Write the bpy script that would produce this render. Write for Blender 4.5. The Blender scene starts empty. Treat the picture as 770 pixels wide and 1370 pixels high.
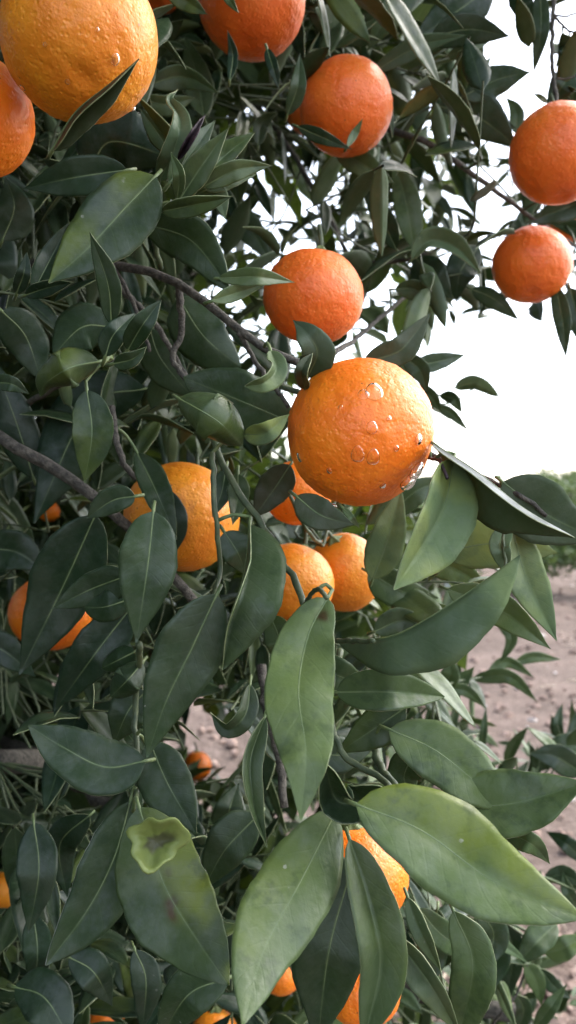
import bpy, math, random
import numpy as np
from mathutils import Vector, noise as mnoise

R = math.radians
random.seed(7)
rng = np.random.default_rng(7)
scene = bpy.context.scene
col = scene.collection

# ------------------------------------------------------------------ camera
F = 1058.0                      # focal length in photograph pixels (770 wide)
CAM = np.array([0.0, 0.0, 1.2])
PITCH = R(-1.2)
cam_d = bpy.data.cameras.new('camera')
cam = bpy.data.objects.new('camera', cam_d); col.objects.link(cam)
cam.location = CAM
cam.rotation_euler = (R(90) + PITCH, 0, 0)
cam_d.sensor_fit = 'HORIZONTAL'; cam_d.sensor_width = 36
cam_d.lens = 36 * F / 770
cam_d.clip_start = 0.02; cam_d.clip_end = 2000
cam_d.dof.use_dof = True
cam_d.dof.focus_distance = 0.33
cam_d.dof.aperture_fstop = 24
scene.camera = cam

# ------------------------------------------------------------------ sky, sun, exposure
SUN_EL, SUN_AZ = R(50), R(62)          # azimuth clockwise from +Y
world = bpy.data.worlds.new('World'); scene.world = world; world.use_nodes = True
wn = world.node_tree; wn.nodes.clear()
w_out = wn.nodes.new('ShaderNodeOutputWorld'); w_bg = wn.nodes.new('ShaderNodeBackground')
w_sky = wn.nodes.new('ShaderNodeTexSky'); w_sky.sky_type = 'NISHITA'
w_sky.sun_disc = False; w_sky.sun_elevation = SUN_EL; w_sky.sun_rotation = SUN_AZ
w_sky.air_density = 1.0; w_sky.dust_density = 3.0; w_sky.ozone_density = 1.0
w_hsv = wn.nodes.new('ShaderNodeHueSaturation'); w_hsv.inputs['Saturation'].default_value = 0.55
w_bg.inputs['Strength'].default_value = 0.15
wn.links.new(w_sky.outputs[0], w_hsv.inputs['Color']); wn.links.new(w_hsv.outputs[0], w_bg.inputs['Color'])
wn.links.new(w_bg.outputs[0], w_out.inputs['Surface'])
sun_d = bpy.data.lights.new('sun', 'SUN'); sun_d.energy = 0.5; sun_d.angle = R(45); sun_d.color = (1, .97, .92)
sun = bpy.data.objects.new('sun', sun_d); col.objects.link(sun)
sdir = Vector((math.sin(SUN_AZ) * math.cos(SUN_EL), math.cos(SUN_AZ) * math.cos(SUN_EL), math.sin(SUN_EL)))
sun.rotation_euler = sdir.to_track_quat('Z', 'Y').to_euler()
vs = scene.view_settings
vs.view_transform = 'Standard'; vs.look = 'None'; vs.exposure = 2.55; vs.gamma = 1.0; vs.use_curve_mapping = False
scene.cycles.max_bounces = 6; scene.cycles.diffuse_bounces = 3; scene.cycles.glossy_bounces = 3
scene.cycles.transmission_bounces = 6; scene.cycles.transparent_max_bounces = 6

# ------------------------------------------------------------------ material helpers
def new_mat(name):
    m = bpy.data.materials.new(name); m.use_nodes = True
    nt = m.node_tree; nt.nodes.clear()
    out = nt.nodes.new('ShaderNodeOutputMaterial')
    return m, nt, out
class NT:
    """small helper round a node tree"""
    def __init__(s, nt): s.nt = nt
    def n(s, kind, **kw):
        nd = s.nt.nodes.new(kind)
        for k, v in kw.items():
            if k in ('operation', 'blend_type', 'data_type', 'noise_dimensions', 'feature', 'attribute_name', 'interpolation', 'wave_type', 'bands_direction', 'clamp'):
                setattr(nd, k, v)
            else:
                nd.inputs[k.replace('_', ' ')].default_value = v
        return nd
    def l(s, a, b): s.nt.links.new(a, b)
    def math(s, op, a, b=None, c=None, clamp=False):
        nd = s.nt.nodes.new('ShaderNodeMath'); nd.operation = op; nd.use_clamp = clamp
        for i, v in enumerate((a, b, c)):
            if v is None: continue
            if isinstance(v, (int, float)): nd.inputs[i].default_value = v
            else: s.l(v, nd.inputs[i])
        return nd.outputs[0]
    def mix(s, f, a, b, blend='MIX'):
        nd = s.nt.nodes.new('ShaderNodeMix'); nd.data_type = 'RGBA'; nd.blend_type = blend
        for i, v in ((0, f), (6, a), (7, b)):
            if isinstance(v, (int, float)): nd.inputs[i].default_value = v
            elif isinstance(v, tuple): nd.inputs[i].default_value = (*v, 1)
            else: s.l(v, nd.inputs[i])
        return nd.outputs[2]
    def ramp(s, fac, lo, hi):
        nd = s.nt.nodes.new('ShaderNodeMapRange'); nd.interpolation_type = 'SMOOTHSTEP'
        nd.inputs[1].default_value = lo; nd.inputs[2].default_value = hi
        s.l(fac, nd.inputs[0]); return nd.outputs[0]
    def noise(s, vec, scale, detail=3, rough=.5):
        nd = s.nt.nodes.new('ShaderNodeTexNoise'); nd.inputs['Scale'].default_value = scale
        nd.inputs['Detail'].default_value = detail; nd.inputs['Roughness'].default_value = rough
        if vec is not None: s.l(vec, nd.inputs['Vector'])
        return nd.outputs['Fac']

def leaf_material(name, dark, light, yellow, rough, transl, spots):
    """vertex attribute lf = (random, yellowing, darkness/browning, -); UV = along / across the blade"""
    m, nt, out = new_mat(name); h = NT(nt)
    at = h.n('ShaderNodeAttribute', attribute_name='lf')
    sep = nt.nodes.new('ShaderNodeSeparateColor'); h.l(at.outputs['Color'], sep.inputs[0])
    rnd, yel, brn = sep.outputs[0], sep.outputs[1], sep.outputs[2]
    geo = nt.nodes.new('ShaderNodeNewGeometry'); pos = geo.outputs['Position']
    uv = nt.nodes.new('ShaderNodeUVMap'); uv.uv_map = 'blade'
    su = nt.nodes.new('ShaderNodeSeparateXYZ'); h.l(uv.outputs[0], su.inputs[0])
    av = h.math('ABSOLUTE', su.outputs[1])
    big = h.noise(pos, 55, 3, .55); fine = h.noise(pos, 420, 3, .6)
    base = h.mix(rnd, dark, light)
    base = h.mix(h.math('MULTIPLY', h.math('MULTIPLY', h.ramp(big, .35, .68), h.math('ADD', .12, rnd)), .34), base, light)
    ym = h.math('MULTIPLY', h.ramp(h.noise(pos, 42, 2, .5), .36, .62), yel, clamp=True)
    base = h.mix(ym, base, yellow)
    base = h.mix(brn, base, (.045, .026, .012))
    base = h.mix(h.math('MULTIPLY', h.ramp(h.noise(pos, 75, 4, .7), .50, .66), .4), base, dark)
    # side veins: thin lighter lines running out to the margin
    ph = h.math('SUBTRACT', su.outputs[0], h.math('MULTIPLY', av, .16))
    ph = h.math('ADD', ph, h.math('MULTIPLY', h.noise(pos, 160, 2), .03))
    tri = h.math('PINGPONG', h.math('MULTIPLY', ph, 11.0), .5)
    vein = h.math('SUBTRACT', 1.0, h.ramp(tri, .0, .11))
    base = h.mix(h.math('MULTIPLY', vein, .05), base, light)
    mid = h.math('SUBTRACT', 1.0, h.ramp(av, .0, .07))
    base = h.mix(h.math('MULTIPLY', mid, .3), base, (.12, .17, .07))
    # grey dust film and pale scars
    film = h.math('MULTIPLY', h.ramp(h.noise(pos, 130, 5, .7), .47, .72), .15)
    base = h.mix(film, base, (.10, .125, .105))
    vor = h.n('ShaderNodeTexVoronoi', Scale=210.0); h.l(pos, vor.inputs['Vector'])
    sp = h.math('MULTIPLY', h.math('LESS_THAN', vor.outputs['Distance'], h.math('MULTIPLY', h.noise(pos, 700, 2), .3)), h.ramp(h.noise(pos, 38, 2), .66, .74))
    base = h.mix(h.math('MULTIPLY', sp, spots), base, (.42, .42, .36))
    bs = nt.nodes.new('ShaderNodeBsdfPrincipled')
    h.l(base, bs.inputs['Base Color'])
    h.l(h.math('ADD', rough - .16, h.math('MULTIPLY', big, .3)), bs.inputs['Roughness'])
    h.l(h.math('ADD', .05, h.math('MULTIPLY', h.ramp(h.noise(pos, 30, 5, .7), .36, .64), .38)), bs.inputs['Specular IOR Level'])
    bmp = nt.nodes.new('ShaderNodeBump'); bmp.inputs['Strength'].default_value = .45; bmp.inputs['Distance'].default_value = .0011
    hh = h.math('ADD', h.math('MULTIPLY', h.math('MULTIPLY', vein, h.noise(pos, 90, 2)), -.13), h.math('ADD', h.math('MULTIPLY', fine, .35), h.math('MULTIPLY', big, 1.1)))
    h.l(hh, bmp.inputs['Height']); h.l(bmp.outputs[0], bs.inputs['Normal'])
    tr = nt.nodes.new('ShaderNodeBsdfTranslucent')
    h.l(h.mix(.75, base, (.20, .30, .03), 'MIX'), tr.inputs['Color'])
    mx = nt.nodes.new('ShaderNodeMixShader'); mx.inputs[0].default_value = transl
    h.l(bs.outputs[0], mx.inputs[1]); h.l(tr.outputs[0], mx.inputs[2]); h.l(mx.outputs[0], out.inputs['Surface'])
    return m
M_TOP = leaf_material('leaf_upper_side', (.010, .024, .013), (.088, .128, .048), (.115, .15, .022), .42, .14, .5)
M_UND = leaf_material('leaf_under_side', (.050, .080, .042), (.115, .165, .075), (.20, .24, .06), .55, .16, .3)

def simple_mat(name, c1, c2, scale, rough=.6, bump=.4, dist=.001, detail=4, spec=.4):
    m, nt, out = new_mat(name); h = NT(nt)
    geo = nt.nodes.new('ShaderNodeNewGeometry'); pos = geo.outputs['Position']
    f = h.noise(pos, scale, detail, .6)
    bs = nt.nodes.new('ShaderNodeBsdfPrincipled')
    h.l(h.mix(h.ramp(f, .3, .7), c1, c2), bs.inputs['Base Color'])
    bs.inputs['Roughness'].default_value = rough; bs.inputs['Specular IOR Level'].default_value = spec
    bm = nt.nodes.new('ShaderNodeBump'); bm.inputs['Strength'].default_value = bump; bm.inputs['Distance'].default_value = dist
    h.l(h.noise(pos, scale * 2.3, detail, .6), bm.inputs['Height']); h.l(bm.outputs[0], bs.inputs['Normal'])
    h.l(bs.outputs[0], out.inputs['Surface'])
    return m
M_RIM = simple_mat('leaf_margin', (.14, .19, .08), (.26, .28, .15), 300, .5, .1)
M_RIB = simple_mat('midrib_pale', (.075, .115, .045), (.13, .17, .065), 200, .5, .1)
M_BARK = simple_mat('grey_brown_bark', (.032, .029, .024), (.105, .094, .075), 260, .8, .9, .002)
M_TWIG = simple_mat('green_twig', (.034, .052, .024), (.075, .095, .042), 220, .55, .4, .0008)
M_DEAD = simple_mat('withered_black_leaf', (.010, .006, .010), (.03, .015, .02), 300, .6, .6)
M_BROWN = simple_mat('brown_rot', (.06, .035, .02), (.16, .10, .06), 300, .8, .6)
M_CAL = simple_mat('calyx_green', (.07, .10, .03), (.13, .16, .05), 300, .6, .5)

def peel_material(name, c_lo, c_hi, c_top):
    m, nt, out = new_mat(name); h = NT(nt)
    tc = nt.nodes.new('ShaderNodeTexCoord'); pos = tc.outputs['Object']
    bs = nt.nodes.new('ShaderNodeBsdfPrincipled')
    f = h.noise(pos, 38, 3, .5)
    base = h.mix(h.ramp(f, .3, .7), c_lo, c_hi)
    v = h.n('ShaderNodeTexVoronoi', feature='SMOOTH_F1', Scale=430.0); h.l(pos, v.inputs['Vector'])
    v.inputs['Smoothness'].default_value = .6
    pore = h.math('SUBTRACT', 1.0, h.ramp(v.outputs['Distance'], .05, .45))
    base = h.mix(h.math('MULTIPLY', pore, .22), base, c_top)
    # a few tiny brown blemishes
    v2 = h.n('ShaderNodeTexVoronoi', Scale=95.0); h.l(pos, v2.inputs['Vector'])
    bl = h.math('MULTIPLY', h.math('LESS_THAN', v2.outputs['Distance'], .055), .6)
    base = h.mix(bl, base, (.10, .035, .01))
    h.l(base, bs.inputs['Base Color'])
    bs.inputs['Roughness'].default_value = .42
    bs.inputs['Specular IOR Level'].default_value = .45
    bs.inputs['Subsurface Weight'].default_value = .25
    bs.inputs['Subsurface Radius'].default_value = (1.0, .35, .08); bs.inputs['Subsurface Scale'].default_value = .004
    bm = nt.nodes.new('ShaderNodeBump'); bm.inputs['Strength'].default_value = .6; bm.inputs['Distance'].default_value = .0014
    hh = h.math('ADD', h.math('MULTIPLY', pore, -.25), h.math('ADD', h.math('MULTIPLY', h.noise(pos, 260, 3, .6), .9), h.math('MULTIPLY', h.noise(pos, 120, 2, .5), .9)))
    h.l(hh, bm.inputs['Height']); h.l(bm.outputs[0], bs.inputs['Normal'])
    h.l(bs.outputs[0], out.inputs['Surface'])
    return m
M_PEEL = peel_material('orange_peel', (.78, .155, .006), (.84, .215, .010), (.86, .30, .02))
M_PEEL_Y = peel_material('golden_orange_peel', (.66, .19, .008), (.74, .27, .014), (.78, .36, .03))
M_PEEL_R = peel_material('reddish_orange_peel', (.72, .13, .014), (.79, .175, .02), (.82, .24, .04))
m, nt, out = new_mat('water'); h = NT(nt)
bs = nt.nodes.new('ShaderNodeBsdfPrincipled'); bs.inputs['Transmission Weight'].default_value = 1
bs.inputs['IOR'].default_value = 1.33; bs.inputs['Roughness'].default_value = .0; bs.inputs['Base Color'].default_value = (1, 1, 1, 1)
h.l(bs.outputs[0], out.inputs['Surface']); M_WATER = m

# ------------------------------------------------------------------ geometry helpers
cp, sp_ = math.cos(PITCH), math.sin(PITCH)
RIGHT = np.array([1., 0, 0]); FWD = np.array([0, cp, sp_]); UP = np.array([0, -sp_, cp])
def P(x, y, d):
    """point seen at photograph pixel x, y at depth d metres along the optical axis"""
    return CAM + FWD * d + RIGHT * ((x - 385) / F * d) + UP * (-(y - 685) / F * d)
def proj(p):
    v = np.asarray(p) - CAM; d = v @ FWD
    return 385 + F * (v @ RIGHT) / d, 685 - F * (v @ UP) / d, d
def nrm(v): return v / (np.linalg.norm(v, axis=-1, keepdims=True) + 1e-12)

def spline(pts, n):
    """Catmull-Rom through pts, n samples, even in arc length"""
    p = np.asarray(pts, float)
    if len(p) == 2: p = np.array([p[0], (p[0] + p[1]) / 2, p[1]])
    q = np.vstack([2 * p[0] - p[1], p, 2 * p[-1] - p[-2]])
    o = []
    for i in range(1, len(q) - 2):
        t = np.linspace(0, 1, 12, endpoint=False)[:, None]
        a, b, c, d = q[i - 1], q[i], q[i + 1], q[i + 2]
        o.append(.5 * ((2 * b) + (-a + c) * t + (2 * a - 5 * b + 4 * c - d) * t ** 2 + (-a + 3 * b - 3 * c + d) * t ** 3))
    o = np.vstack(o + [q[-2][None]])
    s = np.concatenate([[0], np.cumsum(np.linalg.norm(np.diff(o[:, :3], axis=0), axis=1))])
    u = np.linspace(0, s[-1], n)
    return np.stack([np.interp(u, s, o[:, k]) for k in range(o.shape[1])], 1)

class MB:
    """mesh builder: gathers vertices, faces, material slots, UVs and the lf attribute"""
    def __init__(s): s.v = []; s.f = []; s.m = []; s.uv = []; s.lf = []; s.n = 0
    def add(s, v, f, m, uv=None, lf=(.5, 0, 0)):
        v = np.asarray(v, float); k = len(v)
        s.v.append(v); s.f += [tuple(i + s.n for i in q) for q in f]
        s.m += list(m) if hasattr(m, '__len__') else [m] * len(f)
        s.uv.append(np.zeros((k, 2)) if uv is None else uv)
        s.lf.append(np.tile(np.array([*lf, 1.0]), (k, 1)) if np.ndim(lf) == 1 else lf)
        s.n += k
    def mesh(s, name, mats, origin=(0, 0, 0), smooth=True):
        v = np.vstack(s.v) - np.asarray(origin)
        me = bpy.data.meshes.new(name)
        me.from_pydata(v.tolist(), [], s.f)
        for mt in mats: me.materials.append(mt)
        me.polygons.foreach_set('material_index', s.m)
        if smooth: me.polygons.foreach_set('use_smooth', [True] * len(s.f))
        uv = np.vstack(s.uv); vi = np.zeros(len(me.loops), int); me.loops.foreach_get('vertex_index', vi)
        l = me.uv_layers.new(name='blade'); l.data.foreach_set('uv', uv[vi].ravel())
        a = me.attributes.new('lf', 'FLOAT_COLOR', 'POINT'); a.data.foreach_set('color', np.vstack(s.lf).ravel())
        me.update(); return me
    def obj(s, name, mats, parent=None, origin=None, smooth=True, ploc=(0, 0, 0)):
        origin = np.zeros(3) if origin is None else np.asarray(origin)
        o = bpy.data.objects.new(name, s.mesh(name, mats, origin, smooth)); col.objects.link(o)
        o.parent = parent; o.location = origin - np.asarray(ploc)
        return o

def tag(o, label=None, cat=None, group=None, kind=None):
    if label: o['label'] = label
    if cat: o['category'] = cat
    if group: o['group'] = group
    if kind: o['kind'] = kind
    return o

def tube(mb, pts, rad, seg=8, slot=0, lump=0.0, lf=(.5, 0, 0), cap=True):
    p = np.asarray(pts, float); n = len(p)
    rad = np.broadcast_to(np.asarray(rad, float), (n,)).copy()
    t = nrm(np.gradient(p, axis=0))
    ref = np.array([0.3, 0.2, 1.0]) if abs(t[0][2]) < .9 else np.array([1.0, .1, 0])
    vs_ = []
    a = np.linspace(0, 2 * math.pi, seg, endpoint=False)
    s = nrm(np.cross(t[0], ref))
    for i in range(n):
        s = nrm(s - t[i] * (s @ t[i])); b = np.cross(t[i], s)
        r = rad[i] * (1 + (lump * (rng.random(seg) - .5) if lump else 0))
        vs_.append(p[i] + (np.cos(a) * r)[:, None] * s + (np.sin(a) * r)[:, None] * b)
    v = np.vstack(vs_); f = []
    for i in range(n - 1):
        for j in range(seg):
            k = (j + 1) % seg
            f.append((i * seg + j, i * seg + k, (i + 1) * seg + k, (i + 1) * seg + j))
    if cap:
        f.append(tuple(range(seg - 1, -1, -1))); f.append(tuple((n - 1) * seg + j for j in range(seg)))
    mb.add(v, f, slot, None, lf)

def leaf_geo(mb, mid, N, wc, wk, ac, ak, face=1, nv=5, curl=0.0, shape=(.62, .95), wave=.03, thick=.0004, lf=(.5, 0, 0), twist=0.0, phase=0.0, rim=True):
    """blade round the midrib curve mid (n,3). N: reference normals. ac / ak: angles of the two halves
    towards N (arrays or numbers, radians). face 1: upper side towards N."""
    n = len(mid); t = np.linspace(0, 1, n)
    T = nrm(np.gradient(mid, axis=0)); N = nrm(N - T * np.sum(N * T, 1, keepdims=True)); S = np.cross(T, N)
    if twist:
        th = twist * (t - .5); S, N = S * np.cos(th)[:, None] + N * np.sin(th)[:, None], N * np.cos(th)[:, None] - S * np.sin(th)[:, None]
    a_, b_ = shape; mx = a_ / (a_ + b_)
    prof = (np.clip(t, 1e-6, 1) / mx) ** a_ * (np.clip(1 - t, 0, 1) / (1 - mx)) ** b_
    prof = np.maximum(prof, .02)
    wc = wc * (1 + .05 * np.sin(t * 7 + phase * 3) + .022 * np.sin(t * 23 + phase) + .012 * np.sin(t * 57 + phase * 5))
    wk = wk * (1 + .05 * np.sin(t * 6 + phase * 5 + 1) + .022 * np.sin(t * 21 + phase * 2) + .012 * np.sin(t * 53 + phase))
    ac = np.broadcast_to(np.asarray(ac, float), (n,)) if np.ndim(ac) == 0 else np.interp(t, np.linspace(0, 1, len(ac)), ac)
    ak = np.broadcast_to(np.asarray(ak, float), (n,)) if np.ndim(ak) == 0 else np.interp(t, np.linspace(0, 1, len(ak)), ak)
    cols_ = []; nrms = []
    ss = np.linspace(-1, 1, 2 * nv + 1)
    for s in ss:
        k = s < 0; a = ak if k else ac; w = (wk if k else wc) * prof
        x = abs(s)
        # arc: angle changes by curl across the half blade
        m_ = 6; q = (np.arange(m_) + .5) / m_ * x
        ang = a[:, None] + curl * q[None, :]
        du = np.cos(ang).mean(1) * x * w; dn = np.sin(ang).mean(1) * x * w
        dn = dn + wave * w * x ** 2 * (np.sin(t * 11 + phase + (2.1 if k else 0)) * .9 + np.sin(t * 23 + phase * 2.3 + (1 if k else 0)) * .5 + np.sin(t * 47 + phase * 3.1) * .22)
        cols_.append(mid + S * (du * (-1 if k else 1))[:, None] + N * dn[:, None])
    G = np.stack(cols_, 1)                                   # n, 2nv+1, 3
    dT = np.gradient(G, axis=0); dS = np.gradient(G, axis=1)
    NN = nrm(np.cross(dS, dT))
    if np.sum(NN[:, nv] * N) < 0: NN = -NN
    A = (G + NN * thick / 2).reshape(-1, 3); B = (G - NN * thick / 2).reshape(-1, 3)
    c = 2 * nv + 1; uv = np.stack(np.meshgrid(t, ss, indexing='ij'), -1).reshape(-1, 2)
    fa, fb = [], []
    for i in range(n - 1):
        for j in range(c - 1):
            q = (i * c + j, i * c + j + 1, (i + 1) * c + j + 1, (i + 1) * c + j)
            fa.append(q); fb.append(tuple(x + n * c for x in q[::-1]))
    # orientation of the first sheet towards N
    e1 = A[c] - A[0]; e2 = A[1] - A[0]
    q = fa[(n // 2) * (c - 1) + nv]; g = np.cross(A[q[1]] - A[q[0]], A[q[3]] - A[q[0]])
    if g @ NN[n // 2, nv] < 0: fa = [x[::-1] for x in fa]; fb = [x[::-1] for x in fb]
    top, und = (0, 1) if face > 0 else (1, 0)
    f = fa + fb; ms = [top] * len(fa) + [und] * len(fb)
    if rim:
        o = n * c
        for i in range(n - 1):
            f.append((i * c, (i + 1) * c, (i + 1) * c + o, i * c + o)); f.append((i * c + c - 1, i * c + c - 1 + o, (i + 1) * c + c - 1 + o, (i + 1) * c + c - 1))
            ms += [2, 2]
        for j in range(c - 1):
            f.append(((n - 1) * c + j, (n - 1) * c + j + o, (n - 1) * c + j + 1 + o, (n - 1) * c + j + 1)); ms.append(2)
    mb.add(np.vstack([A, B]), f, ms, np.vstack([uv, uv]), lf)
    return G

LEAF_MATS = [M_TOP, M_UND, M_RIM]
SCAR_MATS = [M_TOP, M_UND, simple_mat('scarred_leaf_margin', (.22, .24, .17), (.50, .49, .44), 240, .7, .3)]
# ------------------------------------------------------------------ ground
def graded(lo, hi, c, fine, n):
    """n coordinates, dense round c"""
    a = np.linspace(-1, 1, n); k = 5.2
    g = np.sinh(a * k) / math.sinh(k)
    return np.where(g < 0, c + g * (c - lo), c + g * (hi - c))
gx = graded(-400, 400, 1.2, 0, 260); gy = graded(-300, 900, 3.2, 0, 260)
gz = np.zeros((260, 260))
for i, x in enumerate(gx):
    for j, y in enumerate(gy):
        if abs(x) < 14 and -3 < y < 22:
            v_ = Vector((x, y, 0))
            gz[i, j] = .045 * mnoise.noise(v_ * 1.7) + .032 * mnoise.noise(v_ * 6.0) + .016 * mnoise.noise(v_ * 17)
mb = MB(); gv = np.stack([np.repeat(gx, 260), np.tile(gy, 260), gz.ravel()], 1)
mb.add(gv, [(i * 260 + j, (i + 1) * 260 + j, (i + 1) * 260 + j + 1, i * 260 + j + 1) for i in range(259) for j in range(259)], 0)
m, nt, out = new_mat('orchard_soil'); h = NT(nt)
geo = nt.nodes.new('ShaderNodeNewGeometry'); pos = geo.outputs['Position']
bs = nt.nodes.new('ShaderNodeBsdfPrincipled'); bs.inputs['Roughness'].default_value = .95; bs.inputs['Specular IOR Level'].default_value = .15
b_ = h.mix(h.ramp(h.noise(pos, 2.2, 5, .6), .3, .7), (.078, .058, .047), (.14, .104, .086))
b_ = h.mix(h.ramp(h.noise(pos, 26, 4, .65), .45, .75), b_, (.19, .145, .125))
b_ = h.mix(h.math('MULTIPLY', h.ramp(h.noise(pos, 11, 3, .6), .56, .72), .75), b_, (.075, .052, .043))
h.l(b_, bs.inputs['Base Color'])
bmn = nt.nodes.new('ShaderNodeBump'); bmn.inputs['Strength'].default_value = .9; bmn.inputs['Distance'].default_value = .03
h.l(h.noise(pos, 30, 6, .65), bmn.inputs['Height']); h.l(bmn.outputs[0], bs.inputs['Normal'])
h.l(bs.outputs[0], out.inputs['Surface']); M_SOIL = m
tag(mb.obj('ground', [M_SOIL]), 'bare reddish brown tilled soil under the orchard', 'soil', kind='structure')
def ground_z(x, y):
    v_ = Vector((x, y, 0)); return .045 * mnoise.noise(v_ * 1.7) + .032 * mnoise.noise(v_ * 6.0) + .016 * mnoise.noise(v_ * 17)

# clods and stones lying about
mb = MB()
M_CLOD = simple_mat('soil_clod', (.13, .09, .072), (.25, .185, .155), 40, .95, .8, .006, spec=.1)
M_STONE = simple_mat('pale_stone', (.30, .26, .235), (.44, .40, .37), 60, .9, .5, .003, spec=.2)
ico = []
gr = (1 + 5 ** .5) / 2
IV = nrm(np.array([(-1, gr, 0), (1, gr, 0), (-1, -gr, 0), (1, -gr, 0), (0, -1, gr), (0, 1, gr), (0, -1, -gr), (0, 1, -gr), (gr, 0, -1), (gr, 0, 1), (-gr, 0, -1), (-gr, 0, 1)]))
IF = [(0, 11, 5), (0, 5, 1), (0, 1, 7), (0, 7, 10), (0, 10, 11), (1, 5, 9), (5, 11, 4), (11, 10, 2), (10, 7, 6), (7, 1, 8), (3, 9, 4), (3, 4, 2), (3, 2, 6), (3, 6, 8), (3, 8, 9), (4, 9, 5), (2, 4, 11), (6, 2, 10), (8, 6, 7), (9, 8, 1)]
for k in range(5200):
    y = 1.5 + 9.5 * random.random() ** 1.7; x = (-.45 + 1.0 * random.random()) * y * .9
    r = .005 + .034 * random.random() ** 3.2
    v = IV * (r * (1 + .5 * (rng.random((12, 1)) - .5))) * (1, rng.uniform(.7, 1.3), rng.uniform(.5, .9))
    mb.add(v + (x, y, ground_z(x, y) + r * .25), IF, 1 if random.random() < .06 else 0)
tag(mb.obj('soil_clods', [M_CLOD, M_STONE], smooth=False), 'small clods and pale stones strewn over the soil', 'clods', kind='stuff')
mb = MB(); M_STRAW = simple_mat('dry_straw', (.34, .27, .19), (.50, .43, .33), 60, .8, .2)
for k in range(260):
    y = 1.5 + 7.5 * random.random() ** 1.6; x = (-.4 + .9 * random.random()) * y * .9; a = random.random() * 6.28
    L = rng.uniform(.03, .11); b = rng.uniform(-1, 1)
    pp = [(x + L * u * math.cos(a + b * u), y + L * u * math.sin(a + b * u), ground_z(x, y) + .012 + .014 * math.sin(3 * u) * random.random()) for u in (0, .33, .66, 1)]
    tube(mb, pp, rng.uniform(.0012, .003), 4)
tag(mb.obj('dry_straw_litter', [M_STRAW]), 'pale dry straw and stems scattered on the soil', 'straw', kind='stuff')

# ------------------------------------------------------------------ far hill and trees beyond the bare soil
mb = MB(); n = 60
hx = np.linspace(-260, 300, n); prof = [9 + 5 * mnoise.noise(Vector((x * .012, 3.1, 0))) + 2 * mnoise.noise(Vector((x * .05, 1, 0))) + max(0, x - 60) * .03 for x in hx]
v = [(x, 420, -1) for x in hx] + [(x, 500, z) for x, z in zip(hx, prof)] + [(x, 620, -1) for x in hx]
mb.add(v, [(r_ * n + i, r_ * n + i + 1, (r_ + 1) * n + i + 1, (r_ + 1) * n + i) for r_ in range(2) for i in range(n - 1)], 0)
M_HILL = simple_mat('hill_scrub', (.10, .11, .07), (.22, .19, .15), .06, .95, .2, .5)
tag(mb.obj('hill', [M_HILL]), 'low pale hill on the horizon', 'hill', kind='structure')

def crown_mesh(name, rx, rz, nleaf, size, seed):
    g = np.random.default_rng(seed); mb = MB()
    ncl = 46; cl = nrm(g.normal(size=(ncl, 3))) * (g.random((ncl, 1)) ** .4) * (.86, .86, .86)
    cr = g.uniform(.16, .34, ncl)
    V = []; Fs = []; LF = []
    for k in range(nleaf):
        c = g.integers(ncl); p = cl[c] + nrm(g.normal(size=3)) * cr[c] * g.random() ** .35
        p = p * (rx, rx, rz) + (0, 0, rz * 1.02)
        if p[2] < .02: p[2] = .02 + g.random() * .1
        d = nrm(g.normal(size=3) + (0, 0, -.3)); u = nrm(np.cross(d, g.normal(size=3))); up = np.cross(d, u)
        s = size * g.uniform(.6, 1.25); b = len(V)
        V += [p - d * s * .5, p + u * s * .22 + up * s * .06, p + d * s * .5, p - u * s * .22 + up * s * .06]
        Fs += [(b, b + 1, b + 2), (b, b + 2, b + 3)]; LF += [(g.random() ** 1.3, max(0, g.random() - .62) * 1.6, 0, 1)] * 4
    mb.add(V, Fs, 0, None, np.array(LF))
    return mb.mesh(name, [M_TOP], smooth=False)
def bg_tree(x, y, crown, s, label, group, rot):
    o = bpy.data.objects.new('citrus_bush' if y < 16 else 'orchard_tree', None); col.objects.link(o)
    z = ground_z(x, y) if y < 20 else 0
    o.location = (x, y, z - .02); o.scale = (s, s, s); o.rotation_euler.z = rot
    tag(o, label, 'tree', group)
    c = bpy.data.objects.new('crown', crown); col.objects.link(c); c.parent = o
    t = bpy.data.objects.new('trunk', BG_TRUNK); col.objects.link(t); t.parent = o
    return o
mb = MB(); tube(mb, spline([(0, 0, -.05), (.02, .01, .3), (-.02, .03, .62), (.03, 0, .95)], 9), np.linspace(.06, .02, 9), 8, lump=.15)
for a in range(5):
    tube(mb, spline([(0, .01, .3 + .08 * a), (.2 * math.cos(a * 2.4), .2 * math.sin(a * 2.4), .55 + .08 * a), (.42 * math.cos(a * 2.4), .42 * math.sin(a * 2.4), .8 + .06 * a)], 6), np.linspace(.028, .008, 6), 6)
BG_TRUNK = mb.mesh('trunk', [M_BARK])
crowns = [crown_mesh('crown', .95, .70, 5200, .085, 11), crown_mesh('crown', .85, .66, 4600, .085, 12), crown_mesh('crown', 1.0, .62, 5200, .09, 13)]
k = 0
for x, y, s in ((-5.4, 9.6, 1.0), (-3.5, 9.9, 1.05), (-1.7, 9.5, .95), (.1, 9.8, 1.02), (1.45, 9.3, .98), (2.75, 9.7, 1.0), (4.2, 9.4, .93), (5.9, 9.8, 1.0)):
    bg_tree(x, y, crowns[k % 3], s, 'low leafy citrus bush in the row where the bare soil ends', 'citrus bushes along the far edge of the soil', k * 1.3); k += 1
for x, y, s in ((-6, 15, 1.2), (-2.5, 15.5, 1.1), (.8, 15, 1.22), (3.4, 15.6, 1.18), (5.2, 15.2, 1.25), (8, 15.4, 1.2)):
    bg_tree(x, y, crowns[k % 3], s, 'citrus bush in the second row, behind the bushes that edge the soil', 'citrus bushes of the second row', k * 1.7); k += 1
bg_tree(10.2, 30.0, crowns[0], 1.75, 'tall rounded tree standing alone above the far orchard rows', None, .4)
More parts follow.
